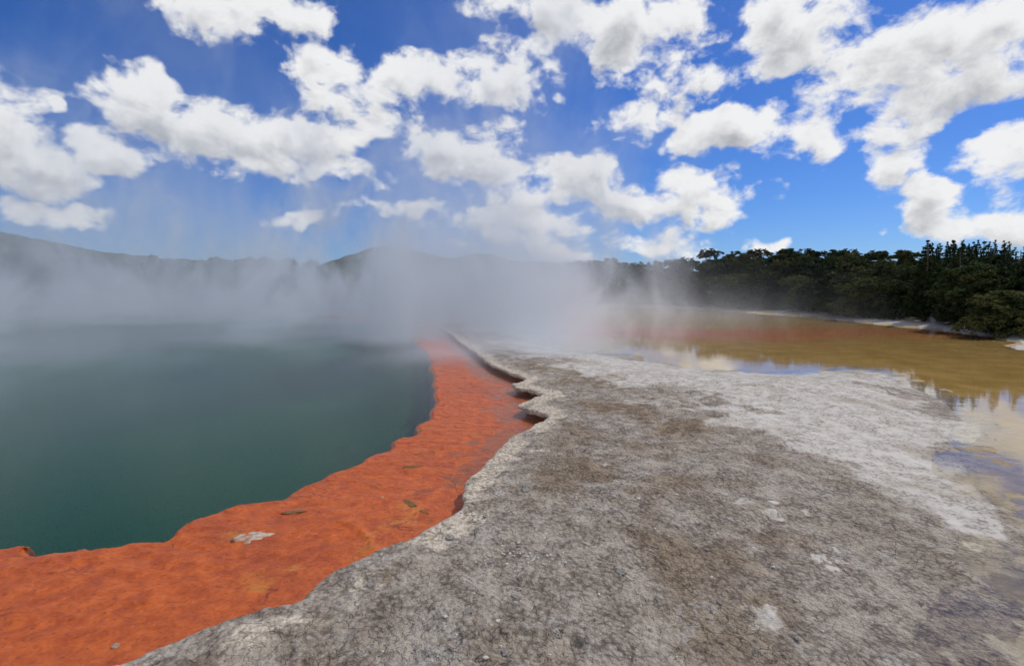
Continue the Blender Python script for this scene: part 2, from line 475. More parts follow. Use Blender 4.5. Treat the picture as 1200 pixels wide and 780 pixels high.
def grid_faces(nr, nc, off=0):
    i = np.arange(nr - 1)[:, None] * nc + np.arange(nc - 1)[None, :]
    i = i.ravel() + off
    return np.stack([i, i + 1, i + nc + 1, i + nc], 1)


# ------------------------------------------------------------------ ground sheet (+ overhanging edge along the pool)
def build_ground():
    inv = np.linspace(1 / 1.3, 1 / 70.0, 760)
    rr = np.concatenate([1 / inv, np.geomspace(72, 6000, 90)])
    rr = np.concatenate([[0.05, 0.5, 0.9], rr])
    an = np.concatenate([np.linspace(-180, -66, 60)[:-1], np.linspace(-66, 66, 1000), np.linspace(66, 180, 60)[1:]])
    A, RR = np.meshgrid(np.radians(an), rr)
    X = RR * np.sin(A); Y = RR * np.cos(A)
    z, at = terrain(X.ravel(), Y.ravel())
    x, y = X.ravel(), Y.ravel()
    dp = dist_polyline(x, y, ledge_c)
    inp = inside(x, y, pool_poly)
    cut = (~inp) & (dp < 0.6)
    z = np.where(cut, z - 0.45 * sst(0.6, 0.5, dp), z)
    V = np.stack([x, y, z], 1)
    Fc = grid_faces(len(rr), len(an))
    # edge strip: follows the ledge, over the lip and back under it
    n = 2600
    pts = resample(ledge, 4000)
    scr = np.zeros(len(pts))
    for i in range(1, len(pts)):
        dm = max(1.0, np.hypot(*pts[i]))
        scr[i] = scr[i - 1] + np.hypot(*(pts[i] - pts[i - 1])) / dm
    P = np.stack([np.interp(np.linspace(0, scr[-1], n), scr, pts[:, k]) for k in (0, 1)], 1)
    T = np.gradient(P, axis=0); T /= np.linalg.norm(T, axis=1)[:, None] + 1e-9
    ker = np.hanning(31); ker /= ker.sum()
    Ts = np.stack([np.convolve(np.pad(T[:, k], 15, 'edge'), ker, 'valid') for k in (0, 1)], 1)
    Ts /= np.linalg.norm(Ts, axis=1)[:, None] + 1e-9
    N = np.stack([Ts[:, 1], -Ts[:, 0]], 1)          # to the right of travel = land side
    arc = np.concatenate([[0], np.cumsum(np.hypot(*np.diff(P, axis=0).T))])
    lip = 0.035 * fbm(arc * 2.4, arc * 0 + 3, 5, 4) + 0.05 * fbm(arc * 0.9, arc * 0 + 7, 9, 3)
    hs_ = np.floor(arc * 4.2 + 1.6 * vnoise(arc * 1.1, arc * 0, 66)).astype(np.int64)
    chip = np.convolve(np.pad(_h(hs_, hs_ * 0, 67), 2, 'edge'), np.ones(5) / 5, 'valid')
    lip = lip + 0.055 * (chip - 0.5)
    notch = sst(0.55, 0.8, fbm(arc * 3.1, arc * 0 + 1.7, 15, 2)) * 0.05
    # rows: (offset inland from lip, drop below land)
    rows = [(0.75, 0.006), (0.70, -0.003)] + [(q, -0.003) for q in np.linspace(0.64, 0.05, 40)] + \
           [(0.028, 0.002), (0.012, 0.010), (0.003, 0.022), (0.0, 0.04), (0.004, 0.07), (0.014, 0.085), (0.06, 0.095), (0.14, 0.105), (0.23, 0.13), (0.29, 0.20), (0.28, 0.34)]
    VS, keys = [], []
    for o, dr in rows:
        w = max(0.0, 1 - o / 0.5)
        Q = P + N * (o + (lip + notch) * w)[:, None]
        VS.append(Q); keys.append(dr)
    allq = np.vstack(VS)
    zt, at2 = terrain(allq[:, 0], allq[:, 1])
    # height without the cliff: evaluate on the land side only
    zl = []
    for r, (o, dr) in enumerate(rows):
        q = P + N * max(o, 0.06)[None] if False else P + N * max(o, 0.06)
        zz = LAND + 0.010 * fbm(q[:, 0] * 1.7, q[:, 1] * 1.7, 31, 4)
        low = fbm(q[:, 0] * 0.35, q[:, 1] * 0.35, 21, 3); mid = fbm(q[:, 0] * 1.7, q[:, 1] * 1.7, 31, 4); fine = fbm(q[:, 0] * 9, q[:, 1] * 9, 41, 4)
        cr = fbm(q[:, 0] * 2.6 + mid * 0.6, q[:, 1] * 2.6 + low * 0.6, 51, 4)
        stp = np.floor(cr * 5) / 5 + sst(0.84, 1.0, (cr * 5) % 1.0) / 5
        zz = LAND + 0.010 * mid + 0.034 * stp + 0.007 * fine
        z_true = terrain(q[:, 0], q[:, 1])[0]
        k = sst(0.25, 0.6, np.full(n, o))
        zz = zz * (1 - k) + np.where(np.abs(z_true - zz) < 0.08, z_true, zz) * k
        jag = 1 + 0.5 * fbm(arc * 5, arc * 0 + r * 0.3, 25, 3)
        zl.append(zz - dr * (jag if dr > 0.02 else 1) + (0.022 * fbm(arc * 2.6, arc * 0 + o * 3, 35, 4) - 0.006) * max(0.0, 1 - o / 0.4))
    zl = np.concatenate(zl)
    V2 = np.concatenate([allq, zl[:, None]], 1)
    F2 = grid_faces(len(rows), n, len(V))[:, ::-1]
    d2 = np.repeat(np.array([r[0] for r in rows]), n)
    n2 = fbm(allq[:, 0] * 2.2, allq[:, 1] * 2.2, 81, 5); nn = fbm(allq[:, 0] * 0.55, allq[:, 1] * 0.55, 71, 5)
    at2['pool'][:] = 0; at2['bed'][:] = 0; at2['red'][:] = 0; at2['soil'][:] = 0
    at2['rim'] = np.maximum(sst(0.70, 0.20, d2 + 0.22 * n2 + 0.30 * nn) * (0.30 + 0.70 * sst(-0.3, 0.3, fbm(allq[:, 0] * 1.3, allq[:, 1] * 1.3, 77, 4) + 0.3 * n2 + 0.07 * (allq[:, 1] - 3.5))), at2['rim'] * (d2 > .3))
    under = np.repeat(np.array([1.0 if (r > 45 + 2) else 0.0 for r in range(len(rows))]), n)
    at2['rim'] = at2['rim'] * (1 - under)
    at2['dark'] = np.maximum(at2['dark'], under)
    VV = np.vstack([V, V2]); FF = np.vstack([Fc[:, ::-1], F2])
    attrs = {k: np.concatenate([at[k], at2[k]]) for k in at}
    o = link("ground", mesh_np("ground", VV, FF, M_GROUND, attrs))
    tag(o, "grey and white cracked sinter terrace running out to the wooded banks", kind="structure")


build_ground()

# ------------------------------------------------------------------ orange shelf in the pool
outer_px = [(0, 643), (25, 647), (50, 653), (80, 655), (95, 645), (125, 643), (140, 645), (160, 638), (190, 632), (220, 620), (245, 604), (280, 598), (310, 588),
            (335, 583), (360, 570), (385, 561), (400, 550), (430, 535), (455, 524), (480, 509), (500, 494), (510, 474), (512, 455), (510, 438), (503, 420),
            (490, 404), (468, 390)]
outer = [(-22.0, 0.5), (-12.0, 3.4), (-7.0, 4.4)] + [tuple(gp(x, y, 0)) for x, y in outer_px] + [(-14.0, 44.0), (-21.0, 54.0)]
M_IN, M_OUT = len(ledge), len(outer)


def build_shelf():
    n = 1500
    I = resample(ledge, 4000); O = resample(outer, 4000)

    def uni(P):
        s = np.zeros(len(P))
        for i in range(1, len(P)):
            s[i] = s[i - 1] + np.hypot(*(P[i] - P[i - 1])) / max(1.5, np.hypot(*P[i]))
        return s
    so = uni(O)
    u = np.linspace(0, 1, n)
    Oc = np.stack([np.interp(u * so[-1], so, O[:, k]) for k in (0, 1)], 1)
    # partner point on the ledge: the nearest, kept in order
    idx = []
    last = 0
    for p in Oc:
        seg = I[last:last + 900]
        j = last + int(np.argmin(np.hypot(*(seg - p).T)))
        last = max(last, j); idx.append(last)
    idx = np.array(idx, float)
    ker = np.hanning(81); ker /= ker.sum()
    idx = np.convolve(np.pad(idx, 40, 'edge'), ker, 'valid')
    Ic = np.stack([np.interp(idx, np.arange(len(I)), I[:, k]) for k in (0, 1)], 1)
    D = Oc - Ic
    L = np.linalg.norm(D, axis=1)[:, None] + 1e-9
    Dn = D / L
    Ic = Ic - Dn * 0.45
    arc = np.concatenate([[0], np.cumsum(np.hypot(*np.diff(Oc, axis=0).T))])
    ph = np.cumsum(np.concatenate([[0], np.diff(arc) * (1.9 + 1.5 * vnoise(arc[1:] * 0.5, arc[1:] * 0, 3)) * np.clip(6 / np.hypot(*Oc[1:].T), 0.25, 1.3)]))
    lob = (np.abs(np.sin(ph * 1.6)) - 0.6) * np.clip(np.hypot(*Oc.T) / 6, 0.8, 1.6) * (0.12 + 0.34 * vnoise(arc * 0.55 + 4, arc * 0, 8) ** 1.5)
    lob = lob * sst(-5.5, -3.0, Oc[:, 0])
    lob = lob * (0.15 + 0.85 * sst(13, 7, np.hypot(*Oc.T)))
    lob += 0.16 * fbm(arc * 1.3, arc * 0, 44, 3)
    lob = np.convolve(np.pad(lob, 14, 'edge'), np.hanning(29) / np.hanning(29).sum(), 'valid')
    TO = np.gradient(Oc, axis=0); TO /= np.linalg.norm(TO, axis=1)[:, None] + 1e-9
    NO = np.stack([-TO[:, 1], TO[:, 0]], 1)
    NO *= np.sign(np.sum(NO * Dn, 1))[:, None]
    NO = np.stack([np.convolve(np.pad(NO[:, k], 30, 'edge'), np.ones(61) / 61, 'valid') for k in (0, 1)], 1)
    NO /= np.linalg.norm(NO, axis=1)[:, None] + 1e-9
    Oc = Oc + NO * lob[:, None]
    ts = np.concatenate([np.linspace(0, 0.96, 230), np.linspace(0.965, 1.0, 14)])
    ex = [(0.015, -0.012), (0.04, -0.05), (0.07, -0.12), (0.10, -0.22), (0.13, -0.42)]
    V, deep = [], []
    for t in ts:
        Q = Ic * (1 - t) + Oc * t
        V.append(np.concatenate([Q, np.full((n, 1), t)], 1)); deep.append(np.zeros(n))
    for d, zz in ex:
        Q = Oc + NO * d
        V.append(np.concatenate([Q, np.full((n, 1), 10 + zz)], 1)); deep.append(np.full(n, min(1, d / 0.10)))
    V = np.vstack(V); deep = np.concatenate(deep)
    x, y, t = V[:, 0], V[:, 1], V[:, 2]
    low = fbm(x * 0.8, y * 0.8, 12, 3); md = fbm(x * 3.0 + low, y * 5.0, 13, 5); fi = fbm(x * 14, y * 18, 14, 4)
    ridge = 1 - np.abs(fbm(x * 2.2 + 0.6 * low, y * 4.2, 18, 4)) * 2.2
    top = -0.006 + 0.016 * sst(7.5, 4.5, y) + 0.024 * sst(0.35, 0.8, t) + 0.020 * md * sst(0.05, 0.5, t) + 0.008 * fi + 0.012 * np.clip(ridge, 0, 1) ** 3 * sst(0.2, 0.5, t)
    z = np.where(t <= 1, top - 0.03 * sst(0.97, 1.0, t), (t - 10) - 0.006 + 0.02 * md)
    # crack ridge running from the edge into the shelf
    r1 = dist_polyline(x, y, np.array([gp(438, 646), gp(430, 630), gp(418, 620), gp(400, 613)]))
    z += 0.03 * np.exp(-(r1 / 0.03) ** 2)
    yel = np.clip(blob_px(x, y, [(318, 684, 30, 10), (300, 690, 14, 6), (430, 640, 12, 18), (482, 596, 18, 6), (470, 612, 22, 6), (275, 630, 25, 7), (345, 668, 22, 5)], 0), 0, 1)
    V = np.stack([x, y, z], 1)
    o = link("pool_shelf", mesh_np("pool_shelf", V, grid_faces(len(ts) + len(ex), n), M_SHELF, {'deep': deep, 'yellow': yel}))
    tag(o, "lumpy bright orange mineral shelf lining the edge of the hot pool", "mineral shelf", kind="structure")


build_shelf()


def flat_poly(name, P, z, m):
    me = bpy.data.meshes.new(name)
    me.from_pydata([(p[0], p[1], z) for p in P], [], [tuple(range(len(P)))])
    me.update()
    if me.polygons[0].normal.z < 0:
        me.flip_normals()
    me.materials.append(m)
    return link(name, me)


pool_edge = resample(ledge, 200)
pw = np.vstack([pool_edge, np.array(pool_far, float)])
ctr = pw.mean(0)
Tn = np.gradient(pool_edge, axis=0); Tn /= np.linalg.norm(Tn, axis=1)[:, None]
pe = pool_edge + np.stack([Tn[:, 1], -Tn[:, 0]], 1) * 0.10
po = flat_poly("pool_water", np.vstack([pe, np.array(pool_far, float)]), 0.0, M_POOL)
tag(po, "steaming dark green water of the round hot pool", kind="structure")
lk = np.vstack([near_c[:, :], far_c])
Tn = np.gradient(near_c, axis=0); Tn /= np.linalg.norm(Tn, axis=1)[:, None]
grow = near_c + np.stack([Tn[:, 1], -Tn[:, 0]], 1) * np.clip(0.35, 0, 1)
# the lake sheet reaches a little under the shallow land so that low spots hold puddles
lo = flat_poly("lake_water", np.vstack([grow, far_c + np.array([0.3, 0.6])]), 0.008, M_LAKE)
tag(lo, "shallow ochre lake reflecting the dark wood and the sky", kind="structure")


# ------------------------------------------------------------------ hills behind
def build_hills():
    prof = {
        'mountain': (900.0, [(300, 342), (340, 325), (380, 308), (415, 297), (440, 289), (455, 288), (475, 291), (500, 296), (520, 302), (535, 303), (548, 298), (562, 296), (580, 299), (600, 305), (625, 306), (650, 309), (700, 312), (780, 318), (860, 330), (900, 342)], 260.0),
        'ridge': (210.0, [(-320, 262), (-200, 258), (-100, 262), (0, 269), (40, 276), (80, 284), (120, 292), (160, 297), (210, 301), (270, 304), (330, 308), (400, 314), (470, 322), (560, 335), (600, 342)], 90.0),
    }
    for nm, (D, pr, depth) in prof.items():
        pr = np.array(pr, float)
        n = 420
        px = np.linspace(pr[0, 0], pr[-1, 0], n)
        py = np.interp(px, pr[:, 0], pr[:, 1])
        ker = np.hanning(15); ker /= ker.sum()
        py = np.convolve(np.pad(py, 7, 'edge'), ker, 'valid')
        d = np.array([ray(a, b) for a, b in zip(px, py)])
        X0 = d[:, 0] / d[:, 1] * D
        H = CAM_Z + d[:, 2] / d[:, 1] * D
        rows = np.linspace(-1, 1, 70)
        V = []
        for t in rows:
            x = X0 * (1 + t * depth * 0.3 / D); y = D + t * depth + 0 * X0
            h = H * (1 - np.abs(t) ** 1.3) - 1.0
            nz = fbm(x / depth * 5, y / depth * 5, 7, 4) * depth * 0.05 * (1 - abs(t)) * min(1, abs(t) * 4)
            tr = fbm(x / D * 75, y / D * 75, 9, 3) * D * 0.0042
            V.append(np.stack([x, y, h + nz + tr], 1))
        V = np.vstack(V)
        m = make_plain("forested_slope_" + nm, (0.022, 0.030, 0.020), (0.055, 0.066, 0.040), 60.0 / D * 1.2, 1.0, D * 0.004)
        o = link("hills", mesh_np("hills", V, grid_faces(70, n), m))
        tag(o, "distant forested hills" if nm == 'mountain' else "dark wooded ridge on the left", kind="structure")


build_hills()


# ------------------------------------------------------------------ trees
def crown_mesh(name, kind, H, W, m, seed, nleaf=3200):
    r = np.random.default_rng(seed)
    cl = []                                    # clump centres, radius
    if kind == 'pine':
        lv = 22
        for k in range(lv):
            f = k / (lv - 1)
            z = H * (0.12 + 0.86 * f)
            rad = W * 0.5 * (1 - f) ** 0.8 + 0.08
            nb = max(1, int(7 * (1 - f) + 1.5))
            a0 = r.random() * 6.28
            for b in range(nb):
                a = a0 + b * 6.283 / nb + r.normal(0, 0.25)
                for q in (0.35, 0.7, 1.0):
                    rr = rad * q * r.uniform(0.75, 1.15)
                    cl.append((rr * math.cos(a), rr * math.sin(a), z - 0.12 * rr + r.normal(0, .04), 0.10 * H / 7 + 0.16 * (1 - f)))
        cl.append((0, 0, H * 0.985, 0.06)); cl.append((0, 0, H * 0.95, 0.09))
    else:
        nb = 15 if kind == 'broad' else 11
        lobes = []
        for b in range(nb):
            a = r.random() * 6.283
            f = r.uniform(0.0, 1.0)
            zz = H * (0.16 + 0.60 * f) if kind == 'broad' else H * (0.12 + 0.66 * f)
            rad = W * 0.5 * math.sqrt(max(0.05, 1 - (1.55 * (f - 0.42)) ** 2)) * r.uniform(0.45, 0.8)
            lobes.append((rad * math.cos(a), rad * math.sin(a), zz, W * r.uniform(0.15, 0.27)))
        lobes.append((W * 0.04, 0, H * 0.84, W * 0.17)); lobes.append((-W * 0.1, W * 0.06, H * 0.74, W * 0.2))
        for (x, y, z, s) in lobes:
            for k in range(13):
                v = r.normal(size=3); v /= np.linalg.norm(v)
                if v[2] < -0.35: v[2] *= -0.6
                cl.append((x + v[0] * s, y + v[1] * s, min(H * 0.99, z + v[2] * s * 0.85), s * r.uniform(0.22, 0.42)))
    cl = np.array(cl)
    w = cl[:, 3] ** 1.5
    pick = r.choice(len(cl), nleaf, p=w / w.sum())
    c = cl[pick]
    v = r.normal(size=(nleaf, 3)); v /= np.linalg.norm(v, axis=1)[:, None]
    rad = r.random(nleaf) ** 0.45
    P = c[:, :3] + v * (c[:, 3] * rad)[:, None] * np.array([1.1, 1.1, 0.75])
    P[:, 2] = np.clip(P[:, 2], 0.08, H)
    s = (0.085 if kind == 'pine' else 0.125) * (H / 7.0) ** 0.6 * r.uniform(0.7, 1.5, nleaf)
    a = r.normal(size=(nleaf, 3)); a[:, 2] *= 0.6; a /= np.linalg.norm(a, axis=1)[:, None]
    b = np.cross(a, r.normal(size=(nleaf, 3))); b /= np.linalg.norm(b, axis=1)[:, None] + 1e-9
    a = a * (s * 1.5)[:, None]; b = b * (s * 0.75)[:, None]
    V = np.stack([P - a, P - b * 0.9, P + a, P + b * 0.9], 1).reshape(-1, 3)
    Fc = np.arange(nleaf * 4).reshape(-1, 4)
    return mesh_np(name, V, Fc, m, smooth=False)


def tube(V, Fc, pts, rads, k=6):
    base = len(V)
    pts = [np.array(p, float) for p in pts]
    for i, p in enumerate(pts):
        d = pts[min(i + 1, len(pts) - 1)] - pts[max(i - 1, 0)]
        d /= np.linalg.norm(d) + 1e-9
        u = np.cross(d, [0.3, 0.9, 0.1]); u /= np.linalg.norm(u)
        w = np.cross(d, u)
        for j in range(k):
            t = 6.2832 * j / k
            V.append(p + rads[i] * (math.cos(t) * u + math.sin(t) * w))
    for i in range(len(pts) - 1):
        for j in range(k):
            a = base + i * k + j; b = base + i * k + (j + 1) % k
            Fc.append((a, b, b + k, a + k))


def trunk_mesh(name, kind, H, W, seed):
    r = random.Random(seed)
    V, Fc = [], []
    lean = r.uniform(-0.05, 0.05)
    n = 7
    top = 0.95 if kind == 'pine' else 0.72
    r0 = H * (0.022 if kind != 'bush' else 0.015) + 0.02
    pts = [(lean * H * (i / n) + r.gauss(0, .02), r.gauss(0, .02) * H * .3, -0.5 + (H * top + 0.5) * i / n) for i in range(n + 1)]
    tube(V, Fc, pts, [r0 * (1 - 0.85 * i / n) for i in range(n + 1)])
    for b in range(9 if kind != 'bush' else 6):
        i = r.randint(2, n - 1)
        p = np.array(pts[i]); a = r.random() * 6.283
        L = W * (0.40 if kind != 'pine' else 0.42 * (1 - i / n) + .05)
        up = 0.5 if kind != 'pine' else -0.05
        q = p + np.array([math.cos(a) * L * .5, math.sin(a) * L * .5, L * up * .4]); s = p + np.array([math.cos(a) * L, math.sin(a) * L, L * up])
        rb = r0 * (1 - 0.85 * i / n) * 0.55
        tube(V, Fc, [p, q, s], [rb, rb * 0.6, rb * 0.2], 5)
    return mesh_np(name, np.array(V), np.array(Fc), M_BARK)


PROTO = []
for k, (kind, H, W, mi) in enumerate([('broad', 7.0, 5.2, 0), ('broad', 7.0, 4.6, 1), ('broad', 7.0, 5.8, 1), ('broad', 7.0, 4.2, 0),
                                      ('pine', 7.0, 2.9, 2), ('pine', 7.0, 2.4, 2), ('pine', 7.0, 2.6, 1),
                                      ('bush', 3.0, 3.6, 0), ('bush', 3.0, 3.2, 1), ('bush', 3.0, 4.2, 0)]):
    PROTO.append((kind, H, crown_mesh(f"crown_{kind}", kind, H, W, M_LEAF[mi], 100 + k, 5200 if kind != 'bush' else 4200), trunk_mesh(f"trunk_{kind}", kind, H, W, 200 + k)))
IDX = {'broad': [0, 1, 2, 3], 'pine': [4, 5, 6], 'bush': [7, 8, 9]}
NAME = {'broad': 'broadleaf_tree', 'pine': 'pine_tree', 'bush': 'bush'}
CAT = {'broad': 'tree', 'pine': 'tree', 'bush': 'bush'}


def plant(kind, x, y, H, label, group, wide=1.0, z=None):
    p = PROTO[random.choice(IDX[kind])]
    z = zg(x, y) if z is None else z
    e = bpy.data.objects.new(NAME[kind], None)
    e.empty_display_size = 0.3
    e.location = (x, y, z - 0.05)
    e.rotation_euler = (0, 0, random.random() * 6.283)
    s = H / p[1]
    e.scale = (s * wide, s * wide, s)
    col.objects.link(e)
    link("crown", p[2], e); link("trunk", p[3], e)
    return tag(e, label, CAT[kind], group)


sky_px = np.array([(560, 318), (600, 316), (640, 311), (668, 306), (690, 298), (715, 296), (735, 302), (755, 304), (775, 299), (800, 296), (830, 290), (860, 287), (900, 286), (940, 288), (1000, 289),
                   (1050, 290), (1085, 288), (1100, 285), (1150, 284), (1180, 286), (1200, 291), (1240, 285), (1320, 275), (1420, 262)], float)


def treeline(px):
    return float(np.interp(px, sky_px[:, 0], sky_px[:, 1]))


def px_of(x, y):
    return CX + F * x / (y * CP + 0.0)


G_WOOD = "trees of the wood behind the ochre lake"
G_PINE = "pointed pines rising out of the wood on the right"
G_LEFT = "trees on the far bank behind the steam"
shore = resample(far_shore, 900)
shore = shore[(shore[:, 1] > 8)]
seg = np.hypot(*np.diff(shore, axis=0).T)
arc = np.concatenate([[0], np.cumsum(seg)])
Tn = np.gradient(shore, axis=0); Tn /= np.linalg.norm(Tn, axis=1)[:, None]
Nn = np.stack([Tn[:, 1], -Tn[:, 0]], 1)      # away from the lake
mid_l = np.array([20.0, 35.0])
if np.mean(np.sum(Nn * (shore - mid_l), 1)) < 0:
    Nn = -Nn


def along(s):
    return (np.array([np.interp(s, arc, shore[:, k]) for k in (0, 1)]), np.array([np.interp(s, arc, Nn[:, k]) for k in (0, 1)]))


count = 0
for row, (off, step) in enumerate([(2.6, 1.7), (5.0, 2.2), (8.0, 2.5), (11.5, 2.7), (16.0, 3.2)]):
    s = random.random() * step
    while s < arc[-1]:
        p, nv = along(s)
        dep = np.hypot(*p)
        k = np.clip(dep / 45, 0.75, 2.0)
        s += step * min(k, 1.45) * random.uniform(0.8, 1.25)
        q = p + nv * (off * np.clip(k, 0.8, 1.4) + 3.6 * (dep < 50) + 2.5 * (dep < 34) + random.uniform(-0.8, 0.8))
        if q[1] < 6 or q[0] < -6: continue
        px = px_of(*q)
        if px < 600 or px > 1420: continue
        ty = treeline(px)
        z0 = zg(*q)
        full = at_depth(px, ty, q[1])[2] - z0
        if row == 0:
            H = full * random.uniform(0.40, 0.62)
        elif row == 1:
            H = full * random.uniform(0.60, 0.80)
        elif row == 2:
            H = full * random.uniform(0.80, 0.93)
        else:
            H = full * random.uniform(0.93, 1.02)
        H = max(H, 1.6)
        if px > 1075: H *= 0.93
        pine = px > 1070 and row >= 3 and random.random() < (0.85 if px > 1080 else 0.3)
        if pine:
            plant('pine', q[0], q[1], H * random.uniform(1.06, 1.17), "dark pointed pine standing among the others in the wood at right", G_PINE, 1.0, z0)
        elif row == 0:
            H = min(H, 4.5 if px < 1110 else 2.6)
            plant('bush', q[0], q[1], H, "dense dark green bush at the foot of the wood", "bushes at the foot of the wood", random.uniform(1.0, 1.25), z0)
        else:
            plant('broad', q[0], q[1], H, "dark evergreen tree standing in the wood behind the ochre lake", G_WOOD, random.uniform(0.95, 1.15) * (1.25 if dep > 55 else 1.0), z0)
        count += 1
for i in range(22):
    px0 = 640 + 124 * (i % 11) / 10 + random.uniform(-4, 4)
    y = (84 if i < 11 else 90) + random.uniform(-2, 4)
    wv = at_depth(px0, treeline(px0) + (random.uniform(0, 5) if i >= 11 else random.uniform(14, 26)), y)
    z0 = zg(wv[0], wv[1])
    plant('broad', wv[0], wv[1], max(3.5, wv[2] - z0), "tall rounded tree of the clump half hidden by steam left of the wood", "tree clump half hidden by steam", random.uniform(1.0, 1.25), z0)
for i in range(16):
    px0 = 655 + 200 * i / 15 + random.uniform(-5, 5)
    g = gp(px0, 358.5, 0.1)
    y = g[1] + random.uniform(1.5, 3.0); x = g[0] * y / g[1]
    plant('bush', x, y, random.uniform(2.2, 3.6), "low bush at the back of the lake in drifting steam", "bushes at the back of the lake", 1.4)
# spires along the right-hand skyline
for px, py in [(1093, 283), (1102, 284), (1111, 282), (1119, 281), (1128, 283), (1136, 284), (1147, 280), (1160, 282), (1167, 280), (1177, 281), (1183, 282)]:
    Y = random.uniform(44, 50)
    w = at_depth(px, py, Y)
    z0 = zg(w[0], w[1])
    plant('pine', w[0], w[1], w[2] - z0, "slender pine whose bare spire tops the skyline at right", "spire topped pines on the skyline", 0.85, z0)
# bushes that stand out at the water's edge
for px, py, hp, lab in [(1127, 382, 30, "rounded bush on the pale beach left of the taller plume"), (1003, 371, 16, "small olive bush overhanging the far lake edge"),
                        (1180, 385, 34, "yellowish green bush near the right edge of the shore"), (1045, 376, 14, "low dark bush behind the pale mound on the shore")]:
    g = gp(px, py, 0.15)
    plant('bush', g[0], g[1] + 0.8, hp / F * g[1], lab, None, 1.1)
# the far bank behind the pool, mostly lost in steam
for px0, top, Y, n_ in [(20, 290, 92, 5), (75, 292, 88, 7), (95, 300, 84, 4), (165, 293, 100, 3), (200, 300, 100, 5), (250, 292, 96, 5), (285, 292, 94, 6), (325, 298, 97, 6), (365, 304, 100, 5),
                        (520, 303, 105, 4), (540, 308, 98, 5), (575, 312, 108, 5), (610, 313, 105, 4), (480, 312, 110, 4), (430, 316, 112, 4), (640, 312, 104, 3)]:
    for i in range(n_):
        px = px0 + random.uniform(-26, 26)
        y = Y + random.uniform(-6, 8)
        w = at_depth(px, top + random.uniform(-2, 14), y)
        z0 = max(zg(w[0], w[1]), 0.1)
        H = max(3.0, w[2] - z0)
        plant('broad', w[0], w[1], H, "grey green tree dimly seen through the steam on the far bank", G_LEFT, random.uniform(0.8, 1.05), z0)


# ------------------------------------------------------------------ rocks and pebbles
def rock_mesh(name, m, seed, flat=0.4, sub=3, rough=0.28):
    import bmesh
    bm = bmesh.new()
    bmesh.ops.create_icosphere(bm, subdivisions=sub, radius=1.0)
    for v in bm.verts:
        c = np.array(v.co)
        f = fbm(np.array([c[0] * 1.3 + seed * 3.1 + c[2]]), np.array([c[1] * 1.3 - seed + c[2] * .7]), seed, 4)[0]
        g = fbm(np.array([c[0] * 5 + seed]), np.array([c[1] * 5 + c[2] * 4]), seed + 5, 3)[0]
        v.co = v.co * (1 + rough * f * 1.6 + 0.10 * g)
        v.co.z *= flat
    me = bpy.data.meshes.new(name)
    bm.to_mesh(me); bm.free()
    me.materials.append(m)
    for p in me.polygons: p.use_smooth = True
    return me


def rock(name, px, py, wpx, z, m, seed, label, cat, flat=0.35, asp=0.6, rot=0.0, group=None, me=None):
    g = gp(px, py, z)
    w = wpx / F * math.hypot(g[1], 0) / 2
    o = link(name, me or rock_mesh(name, m, seed, flat))
    o.location = (g[0], g[1], z)
    o.scale = (w, w * asp, w)
    o.rotation_euler = (0, 0, rot)
    return tag(o, label, cat, group)


rock("sinter_slab", 296, 629, 46, 0.02, M_STAIN, 3, "flat pale grey slab lying on the orange shelf", "rock", 0.18, 0.7, 0.35)
rock("sinter_slab", 259, 636, 13, 0.016, M_STAIN, 4, "small yellowish lump beside the flat pale slab on the shelf", "rock", 0.35, 0.8)
rock("sinter_stone", 135, 757, 9, 0.010, M_STAIN, 5, "lone pale stone on the orange shelf at lower left", "stone", 0.6, 0.9)
rock("crust_fragment", 480, 590, 26, 0.008, M_CRUST, 6, "longer brown crust fragment slanting across the orange shelf", "crust", 0.2, 0.4, -0.9)
rock("crust_fragment", 497, 600, 18, 0.008, M_CRUST, 7, "shorter brown crust fragment at the end of the slanting one", "crust", 0.2, 0.4, -0.6)
rock("crust_fragment", 447, 583, 12, 0.006, M_STAIN, 8, "pale crust lump left of the brown fragments on the shelf", "crust", 0.3, 0.7)
rock("crust_fragment", 345, 600, 34, 0.03, M_CRUST, 9, "thin brown crust strip along the outer orange shelf", "crust", 0.15, 0.3, 0.25)
rock("crust_fragment", 483, 547, 26, 0.02, M_CRUST, 10, "dark crust streak on the orange shelf near the green water", "crust", 0.15, 0.3, 0.4)
rock("shore_rock", 1038, 375, 18, 0.05, M_ROCK, 11, "pale mound of rock at the foot of the wood", "rock", 0.35, 0.7)
rock("shore_rock", 975, 371, 16, 0.03, M_ROCK, 12, "flat white rock in the water below the wood", "rock", 0.2, 0.5)
rock("shore_rock", 1010, 376, 8, 0.02, M_ROCK, 13, "tiny pale rock in the shallows left of the mound", "rock", 0.3, 0.6)
pm = [rock_mesh("pebble", M_PEBBLE, 30 + k, 0.7, 2) for k in range(4)]
for k in range(34):
    px = random.gauss(598, 24); py = random.gauss(652, 7)
    g = gp(px, py, LAND)
    o = rock("pebble", px, py, random.uniform(1.8, 4.2), zg(*g) + 0.004, None, 0, "white pebble in the loose cluster near the pale rim", "pebble", 0.7, random.uniform(.7, 1), random.random() * 3, "white pebbles clustered near the rim", pm[k % 4])
for k in range(70):
    px = random.uniform(420, 1060); py = random.uniform(560, 778)
    g = gp(px, py, LAND)
    z = zg(*g)
    if z < 0.05: continue
    rock("pebble", px, py, random.uniform(2.0, 5.0), z + 0.003, None, 0, "small pale pebble lying loose on the rough grey crust", "pebble", 0.7, random.uniform(.6, 1), random.random() * 3, "pale pebbles scattered over the crust", pm[k % 4])
fm = [rock_mesh("crust_flake", M_FLAKE, 60 + k, 0.22, 3, 0.45) for k in range(6)]
